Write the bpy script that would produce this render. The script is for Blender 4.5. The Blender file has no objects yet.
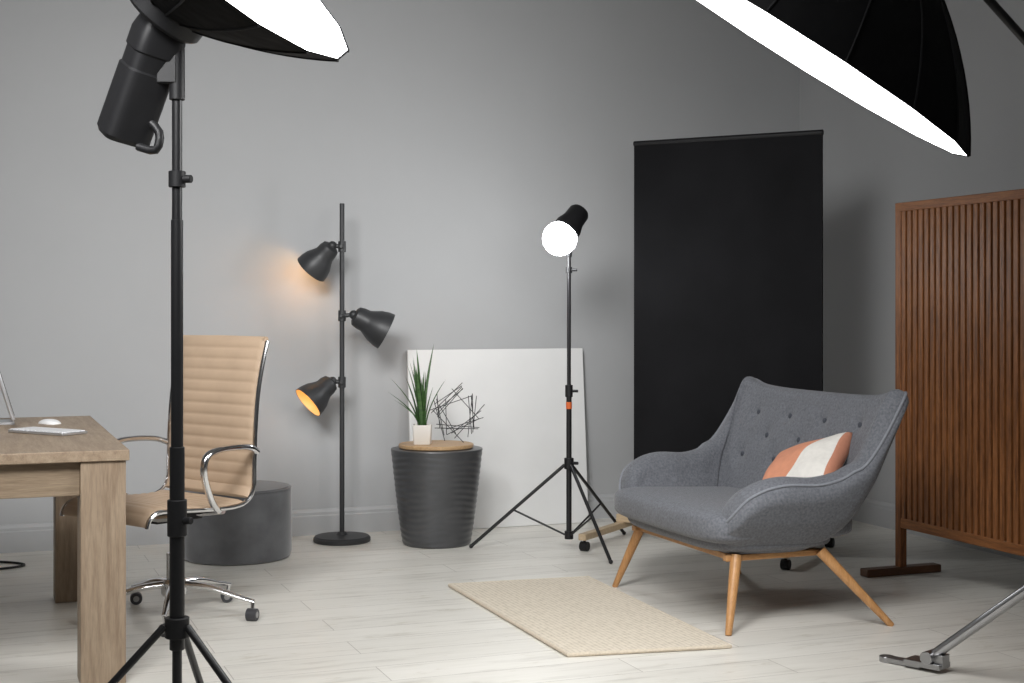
import bpy, bmesh, math, random
import numpy as np
from mathutils import Vector, Matrix, Quaternion, Euler
from mathutils.bvhtree import BVHTree
random.seed(7)
scene=bpy.context.scene
TH=math.radians(21.01); CT=math.cos(TH); ST=math.sin(TH)
def W(X,Y,z=0.0):      # plan survey metres -> room axes
    return (CT*X+ST*Y, -ST*X+CT*Y, z)

# ---------------------------------------------------------------- materials
def nodes(name):
    m=bpy.data.materials.new(name); m.use_nodes=True
    nt=m.node_tree; b=nt.nodes['Principled BSDF']
    return m,nt,b
def coords(nt,scale=(1,1,1),rot=(0,0,0)):
    tc=nt.nodes.new('ShaderNodeTexCoord'); mp=nt.nodes.new('ShaderNodeMapping')
    mp.inputs['Scale'].default_value=scale; mp.inputs['Rotation'].default_value=rot
    nt.links.new(tc.outputs['Object'],mp.inputs['Vector']); return mp.outputs['Vector']
def noise(nt,vec,scale,detail=4,rough=.55):
    n=nt.nodes.new('ShaderNodeTexNoise'); n.inputs['Scale'].default_value=scale
    n.inputs['Detail'].default_value=detail; n.inputs['Roughness'].default_value=rough
    nt.links.new(vec,n.inputs['Vector']); return n.outputs['Fac']
def ramp(nt,fac,stops,interp='LINEAR'):
    r=nt.nodes.new('ShaderNodeValToRGB'); r.color_ramp.interpolation=interp
    e=r.color_ramp.elements
    while len(e)<len(stops): e.new(0.5)
    for i,(p,c) in enumerate(stops):
        e[i].position=p; e[i].color=(*c,1)
    nt.links.new(fac,r.inputs['Fac']); return r.outputs['Color']
def bump(nt,b,h,strength=.2,dist=.002):
    n=nt.nodes.new('ShaderNodeBump'); n.inputs['Strength'].default_value=strength
    n.inputs['Distance'].default_value=dist
    nt.links.new(h,n.inputs['Height']); nt.links.new(n.outputs['Normal'],b.inputs['Normal'])
def mul(nt,a,b,fac=1.0,mode='MULTIPLY'):
    m=nt.nodes.new('ShaderNodeMix'); m.data_type='RGBA'; m.blend_type=mode
    m.inputs['Factor'].default_value=fac
    nt.links.new(a,m.inputs['A']); nt.links.new(b,m.inputs['B']); return m.outputs['Result']
def M(name,col,rough=.5,metal=0.0,var=.06,vs=12,bs=0,bstr=.15,bd=.001,sheen=0,spec=.5):
    m,nt,b=nodes(name)
    v=coords(nt); f=noise(nt,v,vs)
    lo=tuple(max(0,c*(1-var)) for c in col); hi=tuple(min(1,c*(1+var)) for c in col)
    nt.links.new(ramp(nt,f,[(.3,lo),(.7,hi)]),b.inputs['Base Color'])
    b.inputs['Roughness'].default_value=rough; b.inputs['Metallic'].default_value=metal
    b.inputs['Specular IOR Level'].default_value=spec
    if sheen:
        b.inputs['Sheen Weight'].default_value=sheen; b.inputs['Sheen Roughness'].default_value=.4
    if bs: bump(nt,b,noise(nt,v,bs,2),bstr,bd)
    return m
def MW(name,c1,c2,scale,rough=.45,bstr=.1,ns=6,spec=.5,fine=.78):
    m,nt,b=nodes(name)
    v=coords(nt,scale); f=noise(nt,v,ns,6,.6)
    mid=tuple((a+d)/2 for a,d in zip(c1,c2))
    c=ramp(nt,f,[(.25,c1),(.5,mid),(.75,c2)])
    v2=coords(nt,tuple(s*5 for s in scale)); f2=noise(nt,v2,ns,3)
    c=mul(nt,c,ramp(nt,f2,[(.3,(fine,)*3),(.7,(1,1,1))]))
    nt.links.new(c,b.inputs['Base Color']); b.inputs['Roughness'].default_value=rough
    b.inputs['Specular IOR Level'].default_value=spec
    bump(nt,b,f2,bstr,.001); return m
def ME(name,col,strength):
    m,nt,b=nodes(name)
    b.inputs['Base Color'].default_value=(*col,1)
    b.inputs['Emission Color'].default_value=(*col,1)
    b.inputs['Emission Strength'].default_value=strength
    return m

mWall=M('wall_paint',(.41,.415,.42),.75,0,.015,2.5,180,.06,.001)
mBase=M('baseboard_paint',(.43,.435,.44),.5,0,.02)
mCeil=M('ceiling_paint',(.25,.25,.25),.9)
mBlack=M('black_metal',(.010,.010,.011),.38,.0,.1)
mBlackPl=M('black_plastic',(.010,.010,.011),.5,0,.1,30,300,.1,spec=.35)
mBlackFab=M('black_softbox_fabric',(.004,.004,.0045),.75,0,.2,15,9,.35,.02,spec=.15)
mSeam=M('black_seam_tape',(.009,.009,.010),.7,0,.1,spec=.2)
mBackdrop=M('black_backdrop_cloth',(.008,.008,.009),.8,0,.25,2.5,3.5,.5,.02,spec=.12)
mAnth=M('anthracite_metal',(.030,.031,.033),.45,0,.1)
mChrome=M('chrome',(.75,.75,.76),.15,1.0,.03)
mSteel=M('brushed_steel',(.42,.42,.43),.3,1.0,.05)
mLeather=M('tan_leather',(.475,.350,.245),.52,0,.05,10,250,.12,spec=.35)
mArm=M('grey_wool_upholstery',(.140,.146,.163),.9,0,.28,110,420,.5,.002,.2)
mPipe=M('grey_piping',(.22,.23,.255),.85,0,.1,80)
mButton=M('dark_button',(.06,.065,.08),.9,0,.2,200)
mPouf=M('grey_velvet',(.125,.128,.135),.85,0,.22,7,500,.15,.001,.6)
mPlanter=M('dark_grey_glazed',(.095,.097,.102),.34,.5,.10,10)
mPot=M('white_ceramic',(.78,.75,.70),.35,0,.02)
mSoil=M('potting_soil',(.03,.02,.013),.95,0,.4,80,120,.6,.01)
mCanvas=M('white_canvas',(.74,.74,.73),.85,0,.02,5,400,.15)
OA,OB=(.255,.18,.12),(.44,.34,.24)
mOak=MW('oak_desk',OA,OB,(9,.8,9),.5)
mOakV=MW('oak_desk_leg',OA,OB,(9,9,.8),.5)
mOakX=MW('oak_desk_apron',(.22,.155,.10),(.37,.285,.195),(.8,9,9),.5)
mBeech=MW('beech_leg',(.46,.22,.08),(.66,.36,.15),(14,14,1.2),.4)
mPale=MW('pale_wood',(.50,.37,.23),(.65,.51,.34),(2,10,10),.5)
mTray=MW('tray_wood',(.42,.25,.12),(.62,.42,.23),(2,12,12),.45)
mDiv=MW('walnut_divider',(.105,.034,.010),(.45,.175,.055),(14,14,1.0),.42,spec=.4,fine=.58)
mDivH=MW('walnut_rail',(.15,.050,.014),(.41,.165,.052),(16,1.0,16),.45,spec=.4,fine=.65)
mWhitePl=M('white_plastic',(.8,.8,.8),.3,0,.01)
mAlu=M('aluminium',(.62,.63,.65),.3,.8,.03)
mKeys=M('light_keys',(.70,.70,.71),.4,0,.02)
mRubber=M('grey_castor',(.04,.04,.045),.5)
mOrange=M('orange_tape',(.65,.13,.03),.5)
mSoft=ME('softbox_diffuser',(1,1,1),6)
mSoftR=ME('softbox_diffuser_bright',(1,1,1),10)
mBulb=ME('daylight_bulb',(.97,.99,1),20)
mWarm=ME('warm_bulb',(1,.64,.26),4)
mGold=M('shade_lining',(.80,.55,.28),.5)

def floor_mat():
    m,nt,b=nodes('whitewashed_planks')
    v=coords(nt)
    br=nt.nodes.new('ShaderNodeTexBrick')
    br.offset=.37; br.inputs['Scale'].default_value=1
    br.inputs['Brick Width'].default_value=1.28; br.inputs['Row Height'].default_value=.192
    br.inputs['Mortar Size'].default_value=.0016; br.inputs['Bias'].default_value=.1
    br.inputs['Color1'].default_value=(.84,.815,.76,1); br.inputs['Color2'].default_value=(.77,.745,.69,1)
    br.inputs['Mortar'].default_value=(.45,.42,.38,1)
    nt.links.new(v,br.inputs['Vector'])
    v1=coords(nt,(1.1,9,1)); f1=noise(nt,v1,2.2,8,.62)
    c=mul(nt,br.outputs['Color'],ramp(nt,f1,[(.30,(.76,.75,.73)),(.46,(.95,.95,.94)),(.75,(1,1,1))]))
    v2=coords(nt,(2,60,1)); f2=noise(nt,v2,3,4)
    c=mul(nt,c,ramp(nt,f2,[(.3,(.93,.93,.92)),(.6,(1,1,1))]))
    v3=coords(nt,(1.5,4,1)); f3=noise(nt,v3,3.2,6,.7)
    c=mul(nt,c,ramp(nt,f3,[(.30,(.80,.78,.73)),(.42,(1,1,1))]))
    nt.links.new(c,b.inputs['Base Color'])
    b.inputs['Roughness'].default_value=.36
    bump(nt,b,br.outputs['Fac'],-.3,.002)
    return m
def rug_mat():
    m,nt,b=nodes('cream_woven_wool')
    v=coords(nt)
    w=nt.nodes.new('ShaderNodeTexVoronoi'); w.inputs['Scale'].default_value=55; w.inputs['Randomness'].default_value=.2
    nt.links.new(v,w.inputs['Vector'])
    c=ramp(nt,w.outputs['Distance'],[(.0,(.79,.72,.61)),(.5,(.68,.61,.50)),(.8,(.42,.36,.28))])
    nt.links.new(c,b.inputs['Base Color']); b.inputs['Roughness'].default_value=.95
    bump(nt,b,w.outputs['Distance'],-.45,.005); return m
def pillow_mat():
    m,nt,b=nodes('terracotta_and_white_cotton')
    tc=nt.nodes.new('ShaderNodeTexCoord'); sp=nt.nodes.new('ShaderNodeSeparateXYZ')
    nt.links.new(tc.outputs['Object'],sp.inputs[0])
    a=nt.nodes.new('ShaderNodeMath'); a.operation='MULTIPLY_ADD'
    a.inputs[1].default_value=2.2; a.inputs[2].default_value=.5
    nt.links.new(sp.outputs['X'],a.inputs[0])
    s=nt.nodes.new('ShaderNodeMath'); s.operation='MULTIPLY_ADD'; s.inputs[1].default_value=-.8
    nt.links.new(sp.outputs['Y'],s.inputs[0]); nt.links.new(a.outputs[0],s.inputs[2])
    edge=ramp(nt,a.outputs[0],[(0,(1,1,1)),(.845,(.74,.33,.22))],'CONSTANT')
    c=ramp(nt,s.outputs[0],[(0,(.68,.29,.17)),(.55,(.78,.75,.70))],'CONSTANT')
    c=mul(nt,c,edge)
    v=coords(nt)
    c=mul(nt,c,ramp(nt,noise(nt,v,40),[(.3,(.9,.9,.9)),(.7,(1,1,1))]))
    nt.links.new(c,b.inputs['Base Color']); b.inputs['Roughness'].default_value=.9
    bump(nt,b,noise(nt,v,14,2),.5,.01); return m
def leaf_mat():
    m,nt,b=nodes('green_leaf')
    v=coords(nt,(1,1,3)); f=noise(nt,v,25)
    nt.links.new(ramp(nt,f,[(.3,(.018,.055,.015)),(.7,(.07,.15,.04))]),b.inputs['Base Color'])
    b.inputs['Roughness'].default_value=.4; return m

# ---------------------------------------------------------------- mesh builder
def frame_to(d):
    return Vector((0,0,1)).rotation_difference(Vector(d).normalized()).to_matrix().to_4x4()
def smooth(pts,k=8,closed=False):
    P=[Vector(p) for p in pts]; out=[]; n=len(P)
    rng=range(n) if closed else range(n-1)
    for i in rng:
        if closed: p0,p1,p2,p3=P[i-1],P[i],P[(i+1)%n],P[(i+2)%n]
        else: p0,p1,p2,p3=P[max(i-1,0)],P[i],P[i+1],P[min(i+2,n-1)]
        for j in range(k):
            t=j/k
            out.append(.5*((2*p1)+(p2-p0)*t+(2*p0-5*p1+4*p2-p3)*t*t+(3*p1-p0-3*p2+p3)*t**3))
    if not closed: out.append(P[-1])
    return out
class B:
    def __init__(s): s.v=[]; s.f=[]
    def add(s,vs,fs,mx=None):
        o=len(s.v)
        s.v+= [tuple((mx@Vector(v)) if mx else v) for v in vs]
        s.f+= [tuple(i+o for i in f) for f in fs]; return s
    def box(s,c,d,rot=None,mx=None):
        x,y,z=[a/2 for a in d]
        vs=[(-x,-y,-z),(x,-y,-z),(x,y,-z),(-x,y,-z),(-x,-y,z),(x,-y,z),(x,y,z),(-x,y,z)]
        fs=[(3,2,1,0),(4,5,6,7),(0,1,5,4),(1,2,6,5),(2,3,7,6),(3,0,4,7)]
        T=Matrix.Translation(c)
        if rot: T=T@Euler(rot).to_matrix().to_4x4()
        if mx: T=mx@T
        return s.add(vs,fs,T)
    def grid(s,rows,closeu=False,closev=False,mx=None):
        n=len(rows); m=len(rows[0]); vs=[p for r in rows for p in r]; fs=[]
        for i in range(n if closeu else n-1):
            for j in range(m if closev else m-1):
                a=i*m+j; b_=i*m+(j+1)%m; c=((i+1)%n)*m+(j+1)%m; d=((i+1)%n)*m+j
                fs.append((a,b_,c,d))
        return s.add(vs,fs,mx)
    def lathe(s,prof,n=40,mx=None,fn=None):
        rows=[]
        for (r,z) in prof:
            row=[]
            for i in range(n):
                a=2*math.pi*i/n; rr=r+(fn(a,r,z) if fn else 0)
                row.append((rr*math.cos(a),rr*math.sin(a),z))
            rows.append(row)
        return s.grid(rows,False,True,mx)
    def tube(s,p1,p2,r1,r2=None,n=18):
        r2=r1 if r2 is None else r2
        p1=Vector(p1); p2=Vector(p2); L=(p2-p1).length
        mx=Matrix.Translation(p1)@frame_to(p2-p1)
        e=min(.0015,r1*.2,L*.2)
        return s.lathe([(0,0),(r1-e,0),(r1,e),(r2,L-e),(r2-e,L),(0,L)],n,mx)
    def sweep(s,pts,r,n=10,closed=False,flat=1.0):
        P=[Vector(p) for p in pts]; N=len(P); rows=[]; up=None
        for i in range(N):
            if closed: t=(P[(i+1)%N]-P[i-1])
            else: t=P[min(i+1,N-1)]-P[max(i-1,0)]
            t.normalize()
            if up is None:
                up=Vector((0,0,1)) if abs(t.z)<.9 else Vector((1,0,0))
            up=(up-t*up.dot(t)).normalized(); sd=t.cross(up)
            rr=r[i] if isinstance(r,(list,tuple)) else r
            rows.append([tuple(P[i]+(up*math.sin(a)*flat+sd*math.cos(a))*rr) for a in [2*math.pi*k/n for k in range(n)]])
        if not closed:
            rows=[[tuple(P[0])]*n]+rows+[[tuple(P[-1])]*n]
        return s.grid(rows,closed,True)
    def ball(s,c,r,sc=(1,1,1),n=20):
        rows=[]
        for i in range(n//2+1):
            a=math.pi*i/(n//2)
            rows.append([(c[0]+sc[0]*r*math.sin(a)*math.cos(2*math.pi*j/n),c[1]+sc[1]*r*math.sin(a)*math.sin(2*math.pi*j/n),c[2]+sc[2]*r*math.cos(a)) for j in range(n)])
        return s.grid(rows,False,True)
    def superell(s,c,h,e1=.35,e2=.35,n=48,m=24,fn=None):
        sg=lambda x,e: math.copysign(abs(x)**e,x)
        rows=[]
        for i in range(m+1):
            a=-math.pi/2+math.pi*i/m
            row=[]
            for j in range(n):
                b_=2*math.pi*j/n
                p=(h[0]*sg(math.cos(a),e1)*sg(math.cos(b_),e2),h[1]*sg(math.cos(a),e1)*sg(math.sin(b_),e2),h[2]*sg(math.sin(a),e1))
                if fn: p=fn(p)
                row.append((c[0]+p[0],c[1]+p[1],c[2]+p[2]))
            rows.append(row)
        return s.grid(rows,False,True)
    def make(s,name,mat,parent=None,sm=True,bevel=0,angle=38,loc=None,rotz=0):
        me=bpy.data.meshes.new(name); bm=bmesh.new()
        V=[bm.verts.new(v) for v in s.v]; 
        for f in s.f:
            try: bm.faces.new([V[i] for i in f])
            except ValueError: pass
        bmesh.ops.remove_doubles(bm,verts=bm.verts,dist=1e-5)
        bmesh.ops.dissolve_degenerate(bm,dist=1e-6,edges=bm.edges)
        bmesh.ops.recalc_face_normals(bm,faces=bm.faces)
        bm.to_mesh(me); bm.free()
        me.materials.append(mat)
        if sm:
            for p in me.polygons: p.use_smooth=True
            me.set_sharp_from_angle(angle=math.radians(angle))
        o=bpy.data.objects.new(name,me); scene.collection.objects.link(o)
        if parent: o.parent=parent
        if loc: o.location=loc
        o.rotation_euler=(0,0,rotz)
        if bevel:
            md=o.modifiers.new('bevel','BEVEL'); md.width=bevel; md.segments=2; md.limit_method='ANGLE'
        return o
def root(name,label,cat,loc,rotz=0.0):
    o=bpy.data.objects.new(name,None); o.empty_display_size=.1
    scene.collection.objects.link(o); o.location=loc; o.rotation_euler=(0,0,rotz)
    o['label']=label; o['category']=cat; return o
def part(name,parent,loc=(0,0,0)):
    o=bpy.data.objects.new(name,None); o.empty_display_size=.05
    scene.collection.objects.link(o); o.parent=parent; o.location=loc; return o
def tag(o,label,cat): o['label']=label; o['category']=cat; return o
def struct(o): o['kind']='structure'; return o

# ---------------------------------------------------------------- room
U0,U1,V0,V1,H=-2.6,4.72,-2.2,7.42,3.35
struct(B().box(((U0+U1)/2,(V0+V1)/2,-.05),(U1-U0+.2,V1-V0+.2,.1)).make('floor',floor_mat(),sm=False))
struct(B().box(((U0+U1)/2,(V0+V1)/2,H+.05),(U1-U0+.2,V1-V0+.2,.1)).make('ceiling',mCeil,sm=False))
struct(B().box(((U0+U1)/2,V1+.05,H/2),(U1-U0+.2,.1,H)).make('wall_back',mWall,sm=False))
struct(B().box((U1+.05,(V0+V1)/2,H/2),(.1,V1-V0,H)).make('wall_right',mWall,sm=False))
struct(B().box((U0-.05,(V0+V1)/2,H/2),(.1,V1-V0,H)).make('wall_left',mWall,sm=False))
def base_prof(): return [(0,0),(.018,0),(.018,.10),(.014,.106),(.014,.12),(.006,.133),(0,.137)]
rows=[[(u,V1-d,z) for d,z in base_prof()] for u in (U0,U1)]
struct(B().grid(rows,False,True).make('baseboard_back',mBase,sm=False))
rows=[[(U1-d,v,z) for d,z in base_prof()] for v in (V0,V1-.02)]
struct(B().grid(rows,False,True).make('baseboard_right',mBase,sm=False))

# ---------------------------------------------------------------- desk
dk=root('desk','light oak wooden desk with thick square legs','desk',(.068,5.455,0))
x0,x1,y0,y1=-.42,.418,-.775,.775
B().box(((x0+x1)/2,(y0+y1)/2,.7325),(x1-x0,y1-y0,.035)).make('tabletop',mOak,dk,bevel=.003)
for (lx,ly) in [(x1-.08,y0+.08),(x1-.08,y1-.09),(x0+.08,y0+.08),(x0+.08,y1-.09)]:
    B().box((lx,ly,.3575),(.14,.14,.715)).make('leg',mOakV,dk,bevel=.003)
for yy in (y0+.05,y1-.05): B().box(((x0+x1)/2,yy,.66),(x1-x0-.30,.025,.11)).make('apron',mOakX,dk,bevel=.002)
for xx in (x0+.045,x1-.045): B().box((xx,0,.66),(.025,y1-y0-.32,.11)).make('apron',mOak,dk,bevel=.002)
DZ=.7501
kb=root('keyboard','slim white computer keyboard lying on the oak desk','keyboard',(.272,5.40,DZ),math.atan2(.31,-.232))
B().box((0,0,.006),(.29,.115,.010)).make('keyboard_body',mAlu,kb,bevel=.002)
k=B()
for i in range(14):
    for j in range(5):
        k.box((-.13+i*.02,-.043+j*.0215,.0125),(.0165,.018,.004))
kk=k.make('keys',mKeys,kb); kk['kind']='stuff'
ms=B(); ms.superell((0,0,.0),(.056,.031,.019),.9,.8,32,16,lambda p:(p[0],p[1],max(p[2],0)*(1-.25*(p[0]/.056)**2)))
tag(ms.make('computer_mouse',mWhitePl,loc=(.303,5.85,DZ),rotz=math.radians(120)),'small white computer mouse on the oak desk','computer mouse')
mn=root('monitor','thin silver computer monitor tilted back on the desk','monitor',(.168,5.93,DZ))
mx=Matrix.Translation((0,0,.018))@Matrix.Rotation(math.radians(-17),4,'Y')
B().box((0,0,.17),(.014,.50,.32),mx=mx).make('monitor_case',mAlu,mn,bevel=.004)
B().box((.0078,0,.175),(.002,.48,.295),mx=mx).make('screen',mBlackPl,mn)
B().box((-.07,0,.005),(.15,.16,.009)).tube((-.11,0,.005),(-.055,0,.17),.012).make('stand',mAlu,mn)

# ---------------------------------------------------------------- office chair
oc=root('office_chair','tan leather high-back office chair with chrome frame and castors','office chair',W(-1.365,5.52),math.radians(30))
prof=smooth([(-.265,0,.405),(-.25,0,.44),(-.20,0,.460),(-.05,0,.450),(.10,0,.442),(.19,0,.452),(.235,0,.50),(.240,0,.60),(.246,0,.74),(.26,0,.88),(.285,0,1.0),(.31,0,1.085)],14)
def ribbed(pp,n_r,w,t0=.011,t1=.0055):
    L=[0]
    for i in range(1,len(pp)): L.append(L[-1]+(pp[i]-pp[i-1]).length)
    rows=[]; NN=n_r*8; pts=[]
    for k in range(NN+1):
        l=L[-1]*k/NN
        i=max(0,min(len(pp)-2,int(np.searchsorted(L,l))-1))
        t=(l-L[i])/max(1e-9,L[i+1]-L[i]); pts.append(pp[i].lerp(pp[i+1],min(1,max(0,t))))
    ys=[-1,-.97,-.9,-.5,0,.5,.9,.97,1]
    for k,p in enumerate(pts):
        tg=(pts[min(k+1,NN)]-pts[max(k-1,0)]).normalized(); nn=Vector((-tg.z,0,tg.x))
        th=t0+t1*abs(math.sin(math.pi*k/8))**.6
        top=[]; bot=[]
        for yy in ys:
            s_=max(.15,1-abs(yy)**14*.85)
            top.append(tuple(p+nn*th*s_+Vector((0,yy*w,0)))); bot.append(tuple(p-nn*.008*s_+Vector((0,yy*w,0))))
        rows.append(top+bot[::-1])
    b=B(); b.grid(rows,False,True)
    m=len(rows[0]); b.f.append(tuple(range(m))); b.f.append(tuple((len(rows)-1)*m+i for i in range(m)))
    return b
i0=70
ribbed(prof[:i0+1],12,.26).make('seat',mLeather,oc,angle=60)
ribbed(prof[i0+6:],14,.26).make('backrest',mLeather,oc,angle=60)
for sy in (-1,1):
    fr=[p+Vector((0,sy*.267,-.004)) for p in prof[::4]]
    B().sweep(fr,.009,8).make('frame',mChrome,oc)
    am=smooth([(.06,sy*.272,.43),(.01,sy*.290,.48),(-.035,sy*.305,.58),(-.025,sy*.307,.645),(.03,sy*.307,.668),(.12,sy*.305,.672),(.20,sy*.29,.665),(.25,sy*.272,.645)],6)
    B().sweep(am,.0145,10,flat=.8).make('armrest',mChrome,oc)
B().sweep([(.310,-.258,1.080),(.313,0,1.082),(.310,.258,1.080)],.012).make('top_edge',mLeather,oc)
B().box((.03,0,.40),(.22,.16,.045)).make('seat_mechanism',mBlackPl,oc,bevel=.004)
for xx in (-.1,.1): B().sweep([(xx,-.25,.425),(xx,-.12,.405),(xx,.12,.405),(xx,.25,.425)],.012).make('crossbar',mChrome,oc)
OX,OY=.04,-.03
B().tube((OX,OY,.11),(OX,OY,.25),.030).tube((OX,OY,.25),(OX,OY,.385),.018).make('gas_lift',mChrome,oc)
b=B(); b.lathe([(0,.085),(.045,.085),(.05,.095),(.05,.135),(.038,.15),(0,.15)],mx=Matrix.Translation((OX,OY,0)))
ang0=math.radians(-62); RB=.325
for i in range(5):
    a=ang0+i*2*math.pi/5; c,s_=math.cos(a),math.sin(a)
    b.sweep(smooth([(OX+c*.03,OY+s_*.03,.130),(OX+c*.14,OY+s_*.14,.122),(OX+c*.25,OY+s_*.25,.092),(OX+c*(RB+.005),OY+s_*(RB+.005),.072)],5),[.020-.0007*j for j in range(16)],10,flat=.75)
b.make('star_base',mChrome,oc)
for i in range(5):
    a=ang0+i*2*math.pi/5; c,s_=OX+math.cos(a)*RB,OY+math.sin(a)*RB
    q=random.uniform(0,6.28); ax=Vector((math.cos(q),math.sin(q),0)); off=Vector((-ax.y,ax.x,0))*.010
    C=Vector((c,s_,.024))+off
    cg=part('castor',oc,C)
    b=B(); b.tube(-ax*.020,ax*.020,.024,n=24); b.make('castor_wheel',mRubber,cg)
    B().tube(Vector((0,0,.0)),Vector((c,s_,.072))-C,.008).make('castor_stem',mChrome,cg)
    for sg in (-1,1): B().tube(ax*.0195*sg,ax*.0215*sg,.012).make('castor_cap',mSteel,cg)

# ---------------------------------------------------------------- pouf
pf=B(); 
pr=[(0,0),(.240,0),(.254,.008),(.260,.03),(.262,.17),(.260,.315),(.255,.332),(.243,.343),(.15,.347),(0,.348)]
pf.lathe(pr,64)
po=root('pouf','round grey velvet pouf standing near the wall','pouf',W(-1.33,6.87))
pf.make('pouf_body',mPouf,po)
B().sweep([(.2555*math.cos(a),.2555*math.sin(a),.335) for a in np.linspace(0,2*math.pi,64,endpoint=False)],.004,8,True).make('piping',mPouf,po)

# ---------------------------------------------------------------- three-spot floor lamp
fl=root('floor_lamp','black metal floor lamp with three adjustable spot shades','floor lamp',W(-.878,7.33),-TH)
B().lathe([(0,0),(.143,0),(.147,.006),(.147,.02),(.138,.03),(.03,.036),(.02,.05),(0,.05)],48).make('base',mAnth,fl)
B().tube((0,0,.04),(0,0,1.745),.0125).make('pole',mAnth,fl)
def spot(z,jx,dirv,energy,side,k=1.0):
    d=Vector(dirv).normalized()
    P=Vector((side*jx,0,z+.005))
    ln=part('lamp_head',fl,P)
    o=-P
    b=B(); b.tube(o+Vector((0,0,z-.028)),o+Vector((0,0,z+.028)),.020); b.make('clamp',mAnth,ln)
    b=B(); b.tube(o+Vector((0,0,z)),(0,0,0),.011).ball((0,0,0),.024); b.make('joint',mAnth,ln)
    b=B(); b.tube(o+Vector((0,-.04,z)),o+Vector((0,0,z)),.009); b.make('knob',mAnth,ln)
    mx=frame_to(d)@Matrix.Scale(k,4)
    outer=[(0,.0),(.030,.002),(.046,.012),(.052,.035),(.053,.062),(.062,.082),(.078,.112),(.087,.145),(.090,.172)]
    inner=[(.087,.172),(.084,.145),(.074,.113),(.058,.084),(.049,.064),(.047,.035),(0,.02)]
    B().lathe(outer+inner[:1],40,mx).make('lamp_shade',mAnth,ln)
    B().lathe([(.0868,.1715)]+inner[1:],40,mx).make('shade_lining',mGold,ln)
    b=B(); b.ball(tuple(d*.085),.028); b.make('bulb',mWarm,ln)
    L=bpy.data.lights.new('warm_light','POINT'); L.energy=energy; L.color=(1,.66,.26); L.shadow_soft_size=.02
    lo=bpy.data.objects.new('warm_light',L); scene.collection.objects.link(lo); lo.parent=ln; lo.location=d*.135
spot(1.522,.05,(-.70,.24,-.74),.80,-1)
spot(1.165,.06,(.84,.16,-.44),.10,1,1.1)
spot(.822,.05,(-.72,-.42,-.66),.16,-1)

# ---------------------------------------------------------------- planter side table + tray
pl=root('planter_table','dark grey ribbed round planter used as a side table','planter',W(-.385,7.26))
pr=[(0,0),(.164,0),(.172,.006)]
for i in range(1,170):
    t=i/170; pr.append((.172+.061*t**.8, .006+.472*t))
pr+= [(.235,.482),(.233,.488),(.226,.490),(0,.490)]
def rip(a,r,z):
    return .0012*math.sin(2*math.pi*z/.031+2.0*math.sin(a*2+z*6)+1.0*math.sin(a*4-z*9))if .012<z<.465 else 0
B().lathe(pr,120,fn=rip).make('planter_body',mPlanter,pl,angle=50)
tr=B().lathe([(0,0),(.185,0),(.192,.005),(.192,.018),(.187,.022),(.0,.022)],56)
px,py,_=W(-.388,7.26)
tag(tr.make('round_tray',mTray,loc=(px,py,.4905)),'round light wooden board on top of the planter','tray')
TZ=.5130
pp=root('potted_plant','spiky green plant in a small square white pot','potted plant',(*W(-.455,7.21)[:2],TZ),-TH)
b=B()
def sq(h,z,r=.008): 
    o=[]
    for sx,sy,a0 in [(1,1,0),(-1,1,90),(-1,-1,180),(1,-1,270)]:
        for k in range(4):
            a=math.radians(a0+k*30); o.append((sx*(h-r)+r*math.cos(a),sy*(h-r)+r*math.sin(a),z))
    return o
b.grid([sq(.004,0,.002),sq(.040,0),sq(.043,.004),sq(.048,.100),sq(.044,.100),sq(.042,.085)],False,True)
b.make('pot',mPot,pp,angle=50)
b=B(); b.grid([sq(.0425,.086),sq(.02,.09),sq(.004,.091,.002)],False,True); b.make('soil',mSoil,pp)
b=B()
for i in range(26):
    a=random.uniform(0,2*math.pi); r0=random.uniform(0,.020); lean=random.uniform(.01,.07)
    Ln=random.uniform(.20,.36)*(1-.9*max(0,lean-.06)); 
    if i<3: Ln=.44-.03*i; lean=.05; a=.2+i*1.9
    if i in (5,6,7,8): lean=(.15,.13,.09,.13)[i-5]; Ln=(.20,.28,.26,.16)[i-5]; a=(2.9,3.3,.1,3.5)[i-5]
    w0=random.uniform(.008,.012); sd=Vector((-math.sin(a),math.cos(a),0)); rd=Vector((math.cos(a),math.sin(a),0))
    tw=random.uniform(-.9,.9); sd,rd2=(sd*math.cos(tw)+rd*math.sin(tw)),(rd*math.cos(tw)-sd*math.sin(tw))
    rows=[]
    for k in range(9):
        t=k/8; c=rd*(r0+lean*t**1.6*1.15)+Vector((0,0,.085+Ln*(t-.12*lean*6*t*t)))
        w=w0*(1-t**3)+.0004
        rows.append([tuple(c-sd*w+rd2*w*.35),tuple(c-rd2*w*.25),tuple(c+sd*w+rd2*w*.35),tuple(c+rd2*w*.5)])
    b.grid(rows,False,True)
lf=b.make('leaves',leaf_mat(),pp)
wsx,wsy,_=W(-.278,7.29)
ws=B()
rd=random.Random(4)
for i in range(24):
    a=(i%4)*math.pi/2+.35+rd.uniform(-.5,.5); dd=rd.uniform(.055,.105); half=rd.uniform(.085,.12)
    off=rd.uniform(-.022,.022); y=rd.uniform(-.014,.014)
    c,s_=math.cos(a),math.sin(a)
    p1=(c*dd-s_*(half+off),y,s_*dd+c*(half+off)); p2=(c*dd+s_*(half-off),y+rd.uniform(-.006,.006),s_*dd-c*(half-off))
    ws.tube(p1,p2,.0019,n=6)
mz=min(v[2] for v in ws.v)
ws.v=[(v[0],v[1],v[2]-mz) for v in ws.v]
tag(ws.make('wire_sculpture',mBlack,loc=(wsx,wsy,TZ),rotz=-TH+.1),'black wire sculpture of straight crossing rods on the wooden board','decoration')

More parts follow.
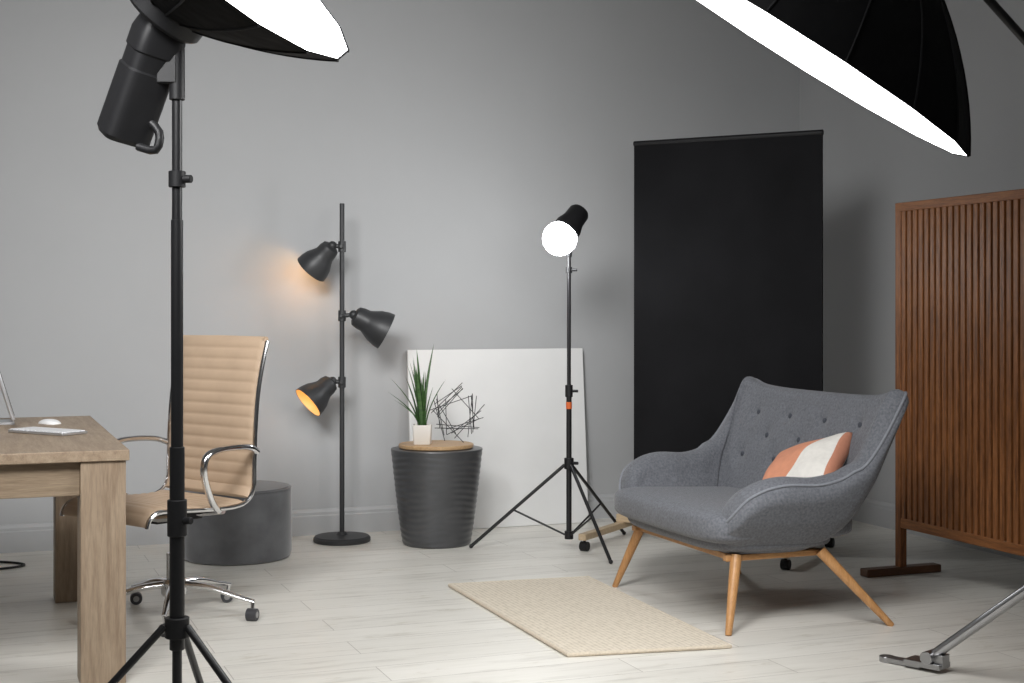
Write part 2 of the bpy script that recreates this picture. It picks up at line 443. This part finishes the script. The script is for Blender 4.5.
# ---------------------------------------------------------------- white board leaning on wall
cv=root('blank_canvas','large blank white canvas panel leaning against the wall','canvas',(2.745,7.30,0.001))
mx=Matrix.Rotation(math.radians(-5.0),4,'X')
B().box((0,.0,.49),(1.035,.018,.98),mx=mx).make('canvas_panel',mCanvas,cv,bevel=.002)
for c_,d_ in (((0,.018,.03),(1.0,.018,.04)),((0,.018,.95),(1.0,.018,.04)),((-.49,.018,.49),(.04,.018,.94)),((.49,.018,.49),(.04,.018,.94))):
    B().box(c_,d_,mx=mx).make('stretcher_bar',mPale,cv)

# ---------------------------------------------------------------- centre lamp on tripod
ct=root('tripod_lamp','black studio lamp with glowing bulb on a tripod stand','studio lamp',W(.285,7.10),-TH)
feet=[(-.49,.02),(.18,-.42),(.31,.44)]
B().tube((0,0,.05),(0,0,.80),.0135).make('pole',mBlack,ct)
B().tube((0,0,.78),(0,0,1.47),.010).make('pole',mBlack,ct)
for z0_,z1_,r_ in ((.40,.455,.024),(.76,.82,.019),(.05,.09,.022),(1.38,1.41,.016)):
    B().tube((0,0,z0_),(0,0,z1_),r_).make('clamp',mBlackPl,ct)
for p_,r_ in (((.045,-.01,.79),.007),((.04,-.01,1.395),.007),((.045,-.02,.43),.008)):
    B().tube((0,0,p_[2]),p_,r_).make('knob',mBlackPl,ct)
B().tube((0,0,.70),(0,0,.735),.0150).make('tape_band',mOrange,ct)
for fx,fy in feet:
    b=B(); d=Vector((fx,fy,0)); n_=d.normalized()
    top=n_*.022+Vector((0,0,.42)); ft=Vector((fx,fy,.010))
    b.tube(top,ft,.0085,n=12).ball(tuple(ft),.0105)
    mid=top.lerp(ft,.55); b.tube(n_*.018+Vector((0,0,.07)),mid,.005,n=8)
    b.make('tripod_leg',mBlack,ct)
b=B(); hd=Vector((-.46,-.38,-.62)).normalized(); C=Vector((-.048,-.05,1.55))
b.tube((0,0,1.46),(0,0,1.50),.015).tube((0,0,1.48),(.02,.02,1.56),.012)
b.make('bracket',mBlackPl,ct)
mx=Matrix.Translation(C)@frame_to(-hd)
b=B(); b.lathe([(0,.03),(.052,.03),(.070,.045),(.070,.085),(.056,.13),(.054,.185),(.045,.20),(0,.20)],36,mx); b.make('lamp_housing',mBlackPl,ct)
b=B(); b.ball(tuple(C),.086,n=32); b.make('bulb',mBulb,ct)
L=bpy.data.lights.new('bulb_light','POINT'); L.energy=9; L.shadow_soft_size=.07; L.color=(.97,.98,1)
lo=bpy.data.objects.new('bulb_light',L); scene.collection.objects.link(lo); lo.parent=ct; lo.location=C+hd*.17

# ---------------------------------------------------------------- black backdrop on wheels
bd_ang=math.radians(-29)
bk=root('backdrop_panel','tall black fabric backdrop panel on a wheeled wooden frame','backdrop',W(1.07,7.11),-TH+bd_ang)
# hanging cloth with faint vertical waves
rws=[]
for yo in (-.011,.006):
    for i in range(61):
        x=-.4955+.991*i/60; rws.append([(x,yo+.0035*math.sin(x*17+.6*math.sin(z*2))*(1-z/2.2),z) for z in np.linspace(.09,2.06,24)])
b=B(); f_=rws[:61]; r_=rws[61:]
b.grid(f_); b.grid(r_); b.grid([[r[0] for r in f_],[r[0] for r in r_]]); b.grid([[r[-1] for r in f_],[r[-1] for r in r_]]); b.grid([f_[0],r_[0]]); b.grid([f_[-1],r_[-1]])
b.make('backdrop_cloth',mBackdrop,bk)
B().tube((-.499,-.002,2.055),(.499,-.002,2.055),.014).make('top_bar',mBlackPl,bk)
for sx in (-1,1): B().box((sx*.465,.03,1.05),(.03,.03,1.96)).make('post',mSteel,bk,bevel=.002)
B().box((-.06,.03,.108),(1.10,.03,.04)).make('crossbar',mPale,bk,bevel=.002)
for fx in (-.585,.445):
    B().box((fx,-.06,.072),(.040,.76,.032)).make('foot',mPale,bk,bevel=.003)
    for sy in (-1,1):
        b=B(); x=fx; y=-.06+sy*.35
        b.tube((x-.020,y,.024),(x+.020,y,.024),.024).tube((x,y,.024),(x,y,.06),.007)
        b.make('castor',mBlackPl,bk)

# ---------------------------------------------------------------- divider
dv=root('room_divider','reddish brown wooden slatted room divider screen on feet','room divider',(3.95,4.74,0))
ya,yb=-.65,.65
for y in (yb-.02,ya+.02): B().box((0,y,.85),(.035,.04,1.66)).make('post',mDiv,dv,bevel=.003)
for z,h_ in ((1.66,.04),(.235,.045)): B().box((0,0,z),(.036,yb-ya-.08 if z<1 else yb-ya,h_)).make('rail',mDivH,dv,bevel=.003)
b=B(); n=30; w=(yb-ya-.08)
for i in range(n):
    y=ya+.04+w*(i+.5)/n
    b.box((-.006,y,.948),(.022,.0270,1.385))
b.make('slat_panel',mDiv,dv,bevel=.002)
B().box((0.014,0,.948),(.006,w,1.38)).make('backing_panel',M('dark_backing',(.016,.006,.003),.8),dv)
mFt=MW('walnut_foot',(.09,.035,.014),(.18,.08,.035),(1,16,16))
for y in (yb-.02,ya+.02):
    B().box((0,y,.0175),(.40,.06,.035)).make('foot',mFt,dv,bevel=.005)

# ---------------------------------------------------------------- rug
rc=[(1.945,5.815),(2.575,5.755),(2.517,4.405),(1.935,4.495)]
cx=sum(p[0] for p in rc)/4; cy=sum(p[1] for p in rc)/4
N=24
def q(s,t):
    a=Vector(rc[0]).lerp(Vector(rc[1]),s); b_=Vector(rc[3]).lerp(Vector(rc[2]),s); p=a.lerp(b_,t); return p.x-cx,p.y-cy
b=B(); T=[]
for i in range(N+1):
    row=[]
    for j in range(N+1):
        x,y=q(i/N,j/N); row.append((x,y,.014))
    T.append(row)
b.grid(T)
bt=[[ (p[0],p[1],.0005) for p in r] for r in T]; b.grid(bt)
edge=[T[0][j] for j in range(N)]+[T[i][N] for i in range(N)]+[T[N][N-j] for j in range(N)]+[T[N-i][0] for i in range(N)]
b.grid([edge,[(p[0],p[1],.0005) for p in edge]],False,True)
rg=root('rug','small cream woven rug lying on the floor','rug',(cx,cy,0))
b.make('rug_weave',rug_mat(),rg)
hem=[Vector((p[0],p[1],.008)) for p in edge]
B().sweep(hem,.0075,8,True).make('hem',M('cream_hem',(.62,.54,.43),.95,0,.1,120),rg)

# ---------------------------------------------------------------- armchair
ac=root('armchair','grey upholstered wingback armchair with splayed beech legs','armchair',(2.55,5.07,0))
zt_a=[0,.12,.22,.30,.37,.43,.50,.60,.75,.85,.93,1.0]
zt_z=[.856,.862,.876,.900,.885,.73,.595,.566,.578,.556,.490,.40]
def ztop(a):
    return float(np.mean([np.interp(min(1,abs(a+d)),zt_a,zt_z) for d in (-.035,-.018,0,.018,.035)]))
def U(s,z):
    a=abs(s)
    w=np.interp(z,[.27,.33,.40,.48,.56,.90],[.40,.475,.530,.572,.600,.626])
    bb=np.interp(z,[.27,.33,.40,.60,.90],[.50,.595,.64,.725,.862])
    f=np.interp(z,[.27,.35,.45,.56],[.12,.05,.01,.01])
    dp=.16; n=4.0; xc=bb-dp
    if a>.5: t=(a-.5)/.5; x=xc+(f-xc)*t; y=w-.02*t*t
    else:
        ph=a/.5*math.pi/2; x=xc+dp*max(0,math.cos(ph))**(2/n); y=w*math.sin(ph)**(2/n)
    return Vector((x,math.copysign(y,s),0))
def nin(s,z):
    e=.012; t=(U(min(1,s+e),z)-U(max(-1,s-e),z)).normalized()
    n_=Vector((-t.y,t.x,0))
    c=Vector((.25,0,0))-U(s,z)
    if abs(s)>.55: c=Vector((0,-s,0))
    if n_.dot(c)<0: n_=-n_
    return n_
BUT=[(.745,y) for y in (-.38,-.13,.13,.38)]+[(.655,y) for y in (-.25,0,.25)]+[(.565,y) for y in (-.38,-.13,.13,.38)]
def section(s):
    a=abs(s); Tn=float(np.interp(a,[0,.3,.42,.55,.7,1],[.095,.090,.100,.135,.155,.155])); zt=ztop(a)
    if a>.90: 
        k=math.sqrt(max(0,1-((a-.90)/.10)**2)); T_=max(.004,Tn*k); zt-= (Tn-T_)*.3
    else: T_=Tn
    pts=[]
    zr=max(.30,zt-T_/2)
    for k in range(13):
        z=.27+(zr-.27)*k/12; p=U(s,z)+nin(s,z)*(Tn-T_)/2; p.z=z; pts.append(p)
    pr_=U(s,zr); n_=nin(s,zr); base=pr_+n_*(Tn-T_)/2; 
    for k in range(1,9):
        an=math.pi*k/9; p=base+n_*(T_/2)*(1-math.cos(an)); p.z=zr+math.sin(an)*T_/2; pts.append(p)
    for k in range(37):
        z=zr+(.29-zr)*k/36; p=U(s,z)+nin(s,z)*((Tn-T_)/2+T_); p.z=z
        if a<.5:
            for bz,by in BUT:
                d2=(z-bz)**2+(p.y-by)**2; p=p-nin(s,z)*.018*math.exp(-d2/.0013); p.z=z
        pts.append(p)
    return pts
sv=[]
for i in range(241):
    t=-1+2*i/240; sv.append(math.copysign(abs(t)**1.35,t))
secs=[section(s) for s in sv]; NS=len(secs)
b=B(); b.grid([[tuple(p) for p in s_] for s_ in secs],False,True)
m=len(secs[0]); b.f.append(tuple(range(m))); b.f.append(tuple((NS-1)*m+i for i in range(m)))
bvh=BVHTree.FromPolygons([Vector(v) for v in b.v],b.f)
b.make('backrest',mArm,ac,angle=80)
pipe=[s_[14]+Vector((0,0,.002)) for s_ in secs[3:-3]]
B().sweep(pipe,.0060,8).make('piping',mPipe,ac)
b=B()
def seatf(p):
    x,y,z=p
    if z>0: z=z*(1-.25*(x/.34))
    if x<0: x=x-.012*(1-(y/.47)**2)
    return (x,y,z)
b.superell((.335,0,.376),(.328,.485,.066),.50,.28,64,24,seatf)
b.superell((.32,0,.332),(.280,.455,.060),.5,.4,64,20)
b.make('seat',mArm,ac,angle=80)
for z,y in BUT:
    hit=bvh.ray_cast(Vector((.3,y,z)),Vector((1,0,0)))
    if hit[0] is None: continue
    bb_=B(); bb_.ball((hit[0].x-.001,y,z),.0125,(.55,1,1),14); bb_.make('button',mButton,ac)
for fx,fy,tx,ty in ((.06,.49,.145,.40),(.72,.57,.50,.42)):
    for sy in (-1,1):
        b=B(); f_=Vector((fx,fy*sy,0)); t_=Vector((tx,ty*sy,.275))
        b.sweep([f_,f_+(t_-f_)*.02,f_.lerp(t_,.3),f_.lerp(t_,.7),t_],[.011,.0125,.016,.020,.022],16)
        b.make('leg',mBeech,ac)
mUF=MW('beech_rail',(.46,.22,.08),(.66,.36,.15),(2,8,8),.4)
for sy in (-1,1): B().box((.32,sy*.39,.266),(.44,.032,.024)).make('rail',mUF,ac,bevel=.004)
for xx in (.14,.50): B().box((xx,0,.266),(.035,.78,.024)).make('rail',mUF,ac,bevel=.004)

def pill():
    n=32; hw=.185
    def pt(i,j,sg):
        x=-1+2*i/n; y=-1+2*j/n
        t=(max(0,(1-x*x))*max(0,(1-y*y)))**.40
        wr=1+.05*math.sin(5*x+3*y)+.04*math.sin(7*y-2*x)
        r=1-.07*(x*x*y*y)
        return (x*hw*r*(1-.07*(1-y*y)),y*hw*r*(1-.07*(1-x*x)),sg*.080*t*wr+.02*(x*x-.3)*.8)
    b=B()
    for sg in (1,-1): b.grid([[pt(i,j,sg) for j in range(n+1)] for i in range(n+1)])
    return b
po_=pill().make('throw_pillow',pillow_mat(),angle=180)
tag(po_,'terracotta and white square throw pillow on the armchair','throw pillow')
nrm=Vector((-.62,.0,.78)).normalized()
po_.rotation_mode='QUATERNION'
po_.rotation_quaternion=nrm.to_track_quat('Z','Y')@Quaternion((0,0,1),math.radians(30))
po_.location=(3.055,4.765,.562)

# ---------------------------------------------------------------- studio softboxes
def softbox(parent,apex,d,depth,R,n,mdiff,ring=.075,bulge=.3,vdir=None,angle=8,lip=.02,ribs=True):
    d=Vector(d).normalized(); sb=part('softbox',parent,apex)
    mx=frame_to(d)
    if vdir:
        l=mx.inverted()@Vector(vdir); mx=mx@Matrix.Rotation(math.atan2(l.y,l.x),4,'Z')
    prof=[]; K=14
    for k in range(K+1):
        t=k/K
        rr=(1-bulge)*t+bulge*math.sin(t*math.pi/2)
        zz=(1-bulge)*t+bulge*(1-math.cos(t*math.pi/2))
        prof.append((ring+(R-ring)*rr, depth*zz))
    b=B(); b.lathe(prof+[(R,depth+lip),(R-.004,depth+lip)]+[(R-.006,depth)]+[(max(.02,r-.006),z+.004) for r,z in prof[::-1][1:]],n,mx)
    b.make('softbox_shell',mBlackFab,sb,angle=angle)
    if ribs:
      for i in range(n):
        a=2*math.pi*i/n
        B().sweep([mx@Vector((math.cos(a)*(r+.001),math.sin(a)*(r+.001),z)) for r,z in prof],.003,6).make('rib',mSeam,sb)
    b=B(); b.lathe([(0,depth+lip+.012),(R*.4,depth+lip+.010),(R*.8,depth+lip+.004),(R-.003,depth+lip-.002)],n,mx); b.make('diffuser',mdiff,sb,angle=80)
    b=B(); b.lathe([(0,-.03),(ring+.02,-.03),(ring+.03,-.02),(ring+.03,.015),(ring,.02)],32,mx); b.make('speed_ring',mBlackPl,sb)
    return sb
la=root('studio_softbox_light','black studio flash with octagonal softbox on a tripod stand','studio light',W(-.826,3.5),-TH)
B().tube((0,0,.36),(0,0,.86),.0185).make('pole',mBlack,la)
B().tube((0,0,.80),(0,0,1.42),.0150).make('pole',mBlack,la)
B().tube((0,0,1.40),(0,0,1.82),.0125).make('pole',mBlack,la)
for z0_,z1_,r_ in ((.64,.73,.024),(1.50,1.54,.021),(.39,.44,.030),(.20,.235,.026)):
    B().tube((0,0,z0_),(0,0,z1_),r_).make('clamp',mBlackPl,la)
B().tube((0,0,.2),(0,0,.38),.012).make('pole',mBlack,la)
B().tube((0,0,1.52),(.038,-.01,1.52),.010).make('knob',mBlackPl,la)
B().tube((0,0,.68),(.04,-.02,.68),.009).make('knob',mBlackPl,la)
for an in (200,335,88):
    a=math.radians(an); n_=Vector((math.cos(a),math.sin(a),0)); b=B()
    b.tube(n_*.03+Vector((0,0,.42)),n_*.42+Vector((0,0,.013)),.0095,n=12).ball(tuple(n_*.42+Vector((0,0,.013))),.013)
    mid=(n_*.03+Vector((0,0,.42))).lerp(n_*.42+Vector((0,0,.013)),.5); b.tube(n_*.02+Vector((0,0,.22)),mid,.006,n=8)
    b.make('tripod_leg',mBlack,la)
dL=Vector((.66,-.27,.70)).normalized()
fd=Vector((.38,-.20,.89)).normalized()
hpL=Vector((-.042,0,1.885)); apexL=hpL+fd*.060
hp=part('flash_head',la,hpL)
mx=frame_to(-fd)
sqr=lambda a,r,z:r*((abs(math.cos(a))**5+abs(math.sin(a))**5)**(-1/5)-1)
b=B(); b.lathe([(0,-.03),(.050,-.03),(.060,.01),(.060,.055),(.056,.06),(.056,.10),(.060,.105),(.060,.275),(.053,.287),(.0,.289)],48,mx,fn=sqr); b.make('flash_body',mBlackPl,hp,angle=30)
P=-fd*.24
hr=[P+Vector((.045,-.02,.01)),P+Vector((.085,-.03,-.03)),P+Vector((.078,-.035,-.075)),P+Vector((.03,-.02,-.065))]
B().sweep(smooth(hr,3),.011,6).make('handle',mBlackPl,hp,angle=70)
B().tube((.042,0,-.17),(.042,0,-.03),.019).make('tilt_bracket',mBlackPl,hp)
B().box((.02,0,-.09),(.05,.04,.08)).make('bracket_arm',mBlackPl,hp,bevel=.003)
softbox(la,apexL,dL,.20,.405,16,mSoft,vdir=(.58,-.38,-.72),bulge=.2,angle=12,lip=.003,ribs=True)
# right light on boom
ra=root('studio_boom_light','large black parabolic softbox on a boom stand','studio light',W(1.85,4.25),-TH)
nR=Vector((-.53,.185,-.83)).normalized()
Cr=Vector((.785-1.85,4.0-4.25,1.942)); apR=Cr-nR*.44
softbox(ra,apR,nR,.44,.58,16,mSoftR,bulge=.35,lip=.004)
hp=part('flash_head',ra,apR)
b=B(); b.lathe([(0,.02),(.06,.02),(.065,.03),(.065,.25),(.055,.27),(0,.27)],32,frame_to(-nR)); b.make('flash_body',mBlackPl,hp)
j=Vector((-.76,-.24,2.36))
b=B(); b.tube(j,Vector((.08,.02,1.58)),.013); b.make('boom_arm',mBlack,ra)
B().tube((0,0,.42),(0,0,1.66),.017).make('column',mSteel,ra)
for z0_,z1_,r_ in ((.40,.5,.03),(1.58,1.66,.028)): B().tube((0,0,z0_),(0,0,z1_),r_).make('clamp',mBlackPl,ra)
F1=Vector((1.395-1.85,4.71-4.25,0))
for rot in (0,120,240):
    n_=F1.normalized(); n_.rotate(Quaternion((0,0,1),math.radians(rot))); Lr=F1.length
    b=B(); top=n_*.03+Vector((0,0,.55)); ft=n_*Lr+Vector((0,0,.048))
    b.sweep([top,top.lerp(ft,.5),ft],.025,12,flat=.7)
    b.make('stand_leg',mSteel,ra)
    b=B(); sdv=Vector((-n_.y,n_.x,0))
    b.tube(ft-sdv*.045,ft+sdv*.045,.022)
    mxr=Matrix.Translation(ft)@Matrix.Rotation(math.atan2(n_.y,n_.x),4,'Z')
    b.box((.02,0,-.026),(.13,.075,.018),mx=mxr); b.box((.11,0,-.037),(.15,.042,.016),mx=mxr); b.box((-.02,0,-.008),(.06,.045,.04),mx=mxr)
    b.tube(mxr@Vector((.17,0,-.048)),mxr@Vector((.17,0,-.028)),.025)
    b.make('stand_foot',mSteel,ra,bevel=.002)
cb=B(); cb.sweep(smooth([(-.6,7.1,.006),(-.1,7.2,.006),(.15,7.12,.006),(.25,7.0,.006),(.12,6.93,.006),(-.2,6.95,.006),(-.7,6.9,.006)],8),.0055,8)
tag(cb.make('power_cable',mBlackPl),'thin black power cable lying on the floor by the wall','cable')

# ---------------------------------------------------------------- lights
def area(name,loc,target,size,power,col=(1,1,1),spread=180):
    L=bpy.data.lights.new(name,'AREA'); L.shape='DISK'; L.size=size; L.energy=power; L.color=col; L.spread=math.radians(spread)
    o=bpy.data.objects.new(name,L); scene.collection.objects.link(o); o.location=loc
    o.rotation_euler=(Vector(target)-Vector(loc)).to_track_quat('-Z','Y').to_euler(); return o
area('added_wall_fill',W(-1.2,2.2,3.0),W(-.9,7.2,.9),1.5,56,spread=85)  # extra fill added out of view to brighten the left back wall
area('added_floor_fill',W(-.3,2.8,3.15),W(-.3,6.0,0),.9,20,spread=95)  # second unseen fill, added overhead to lift the floor
w=bpy.data.worlds.new('World'); scene.world=w; w.use_nodes=True
w.node_tree.nodes['Background'].inputs[0].default_value=(.9,.95,1,1)
w.node_tree.nodes['Background'].inputs[1].default_value=.05

# ---------------------------------------------------------------- camera
cam=bpy.data.cameras.new('camera'); co=bpy.data.objects.new('camera',cam); scene.collection.objects.link(co)
co.location=(0,0,1.2); co.rotation_euler=(math.pi/2,0,-TH)
cam.sensor_width=36; cam.lens=49.89; cam.shift_y=-32.5/1024; cam.clip_start=.05
scene.camera=co
scene.view_settings.view_transform='Standard'
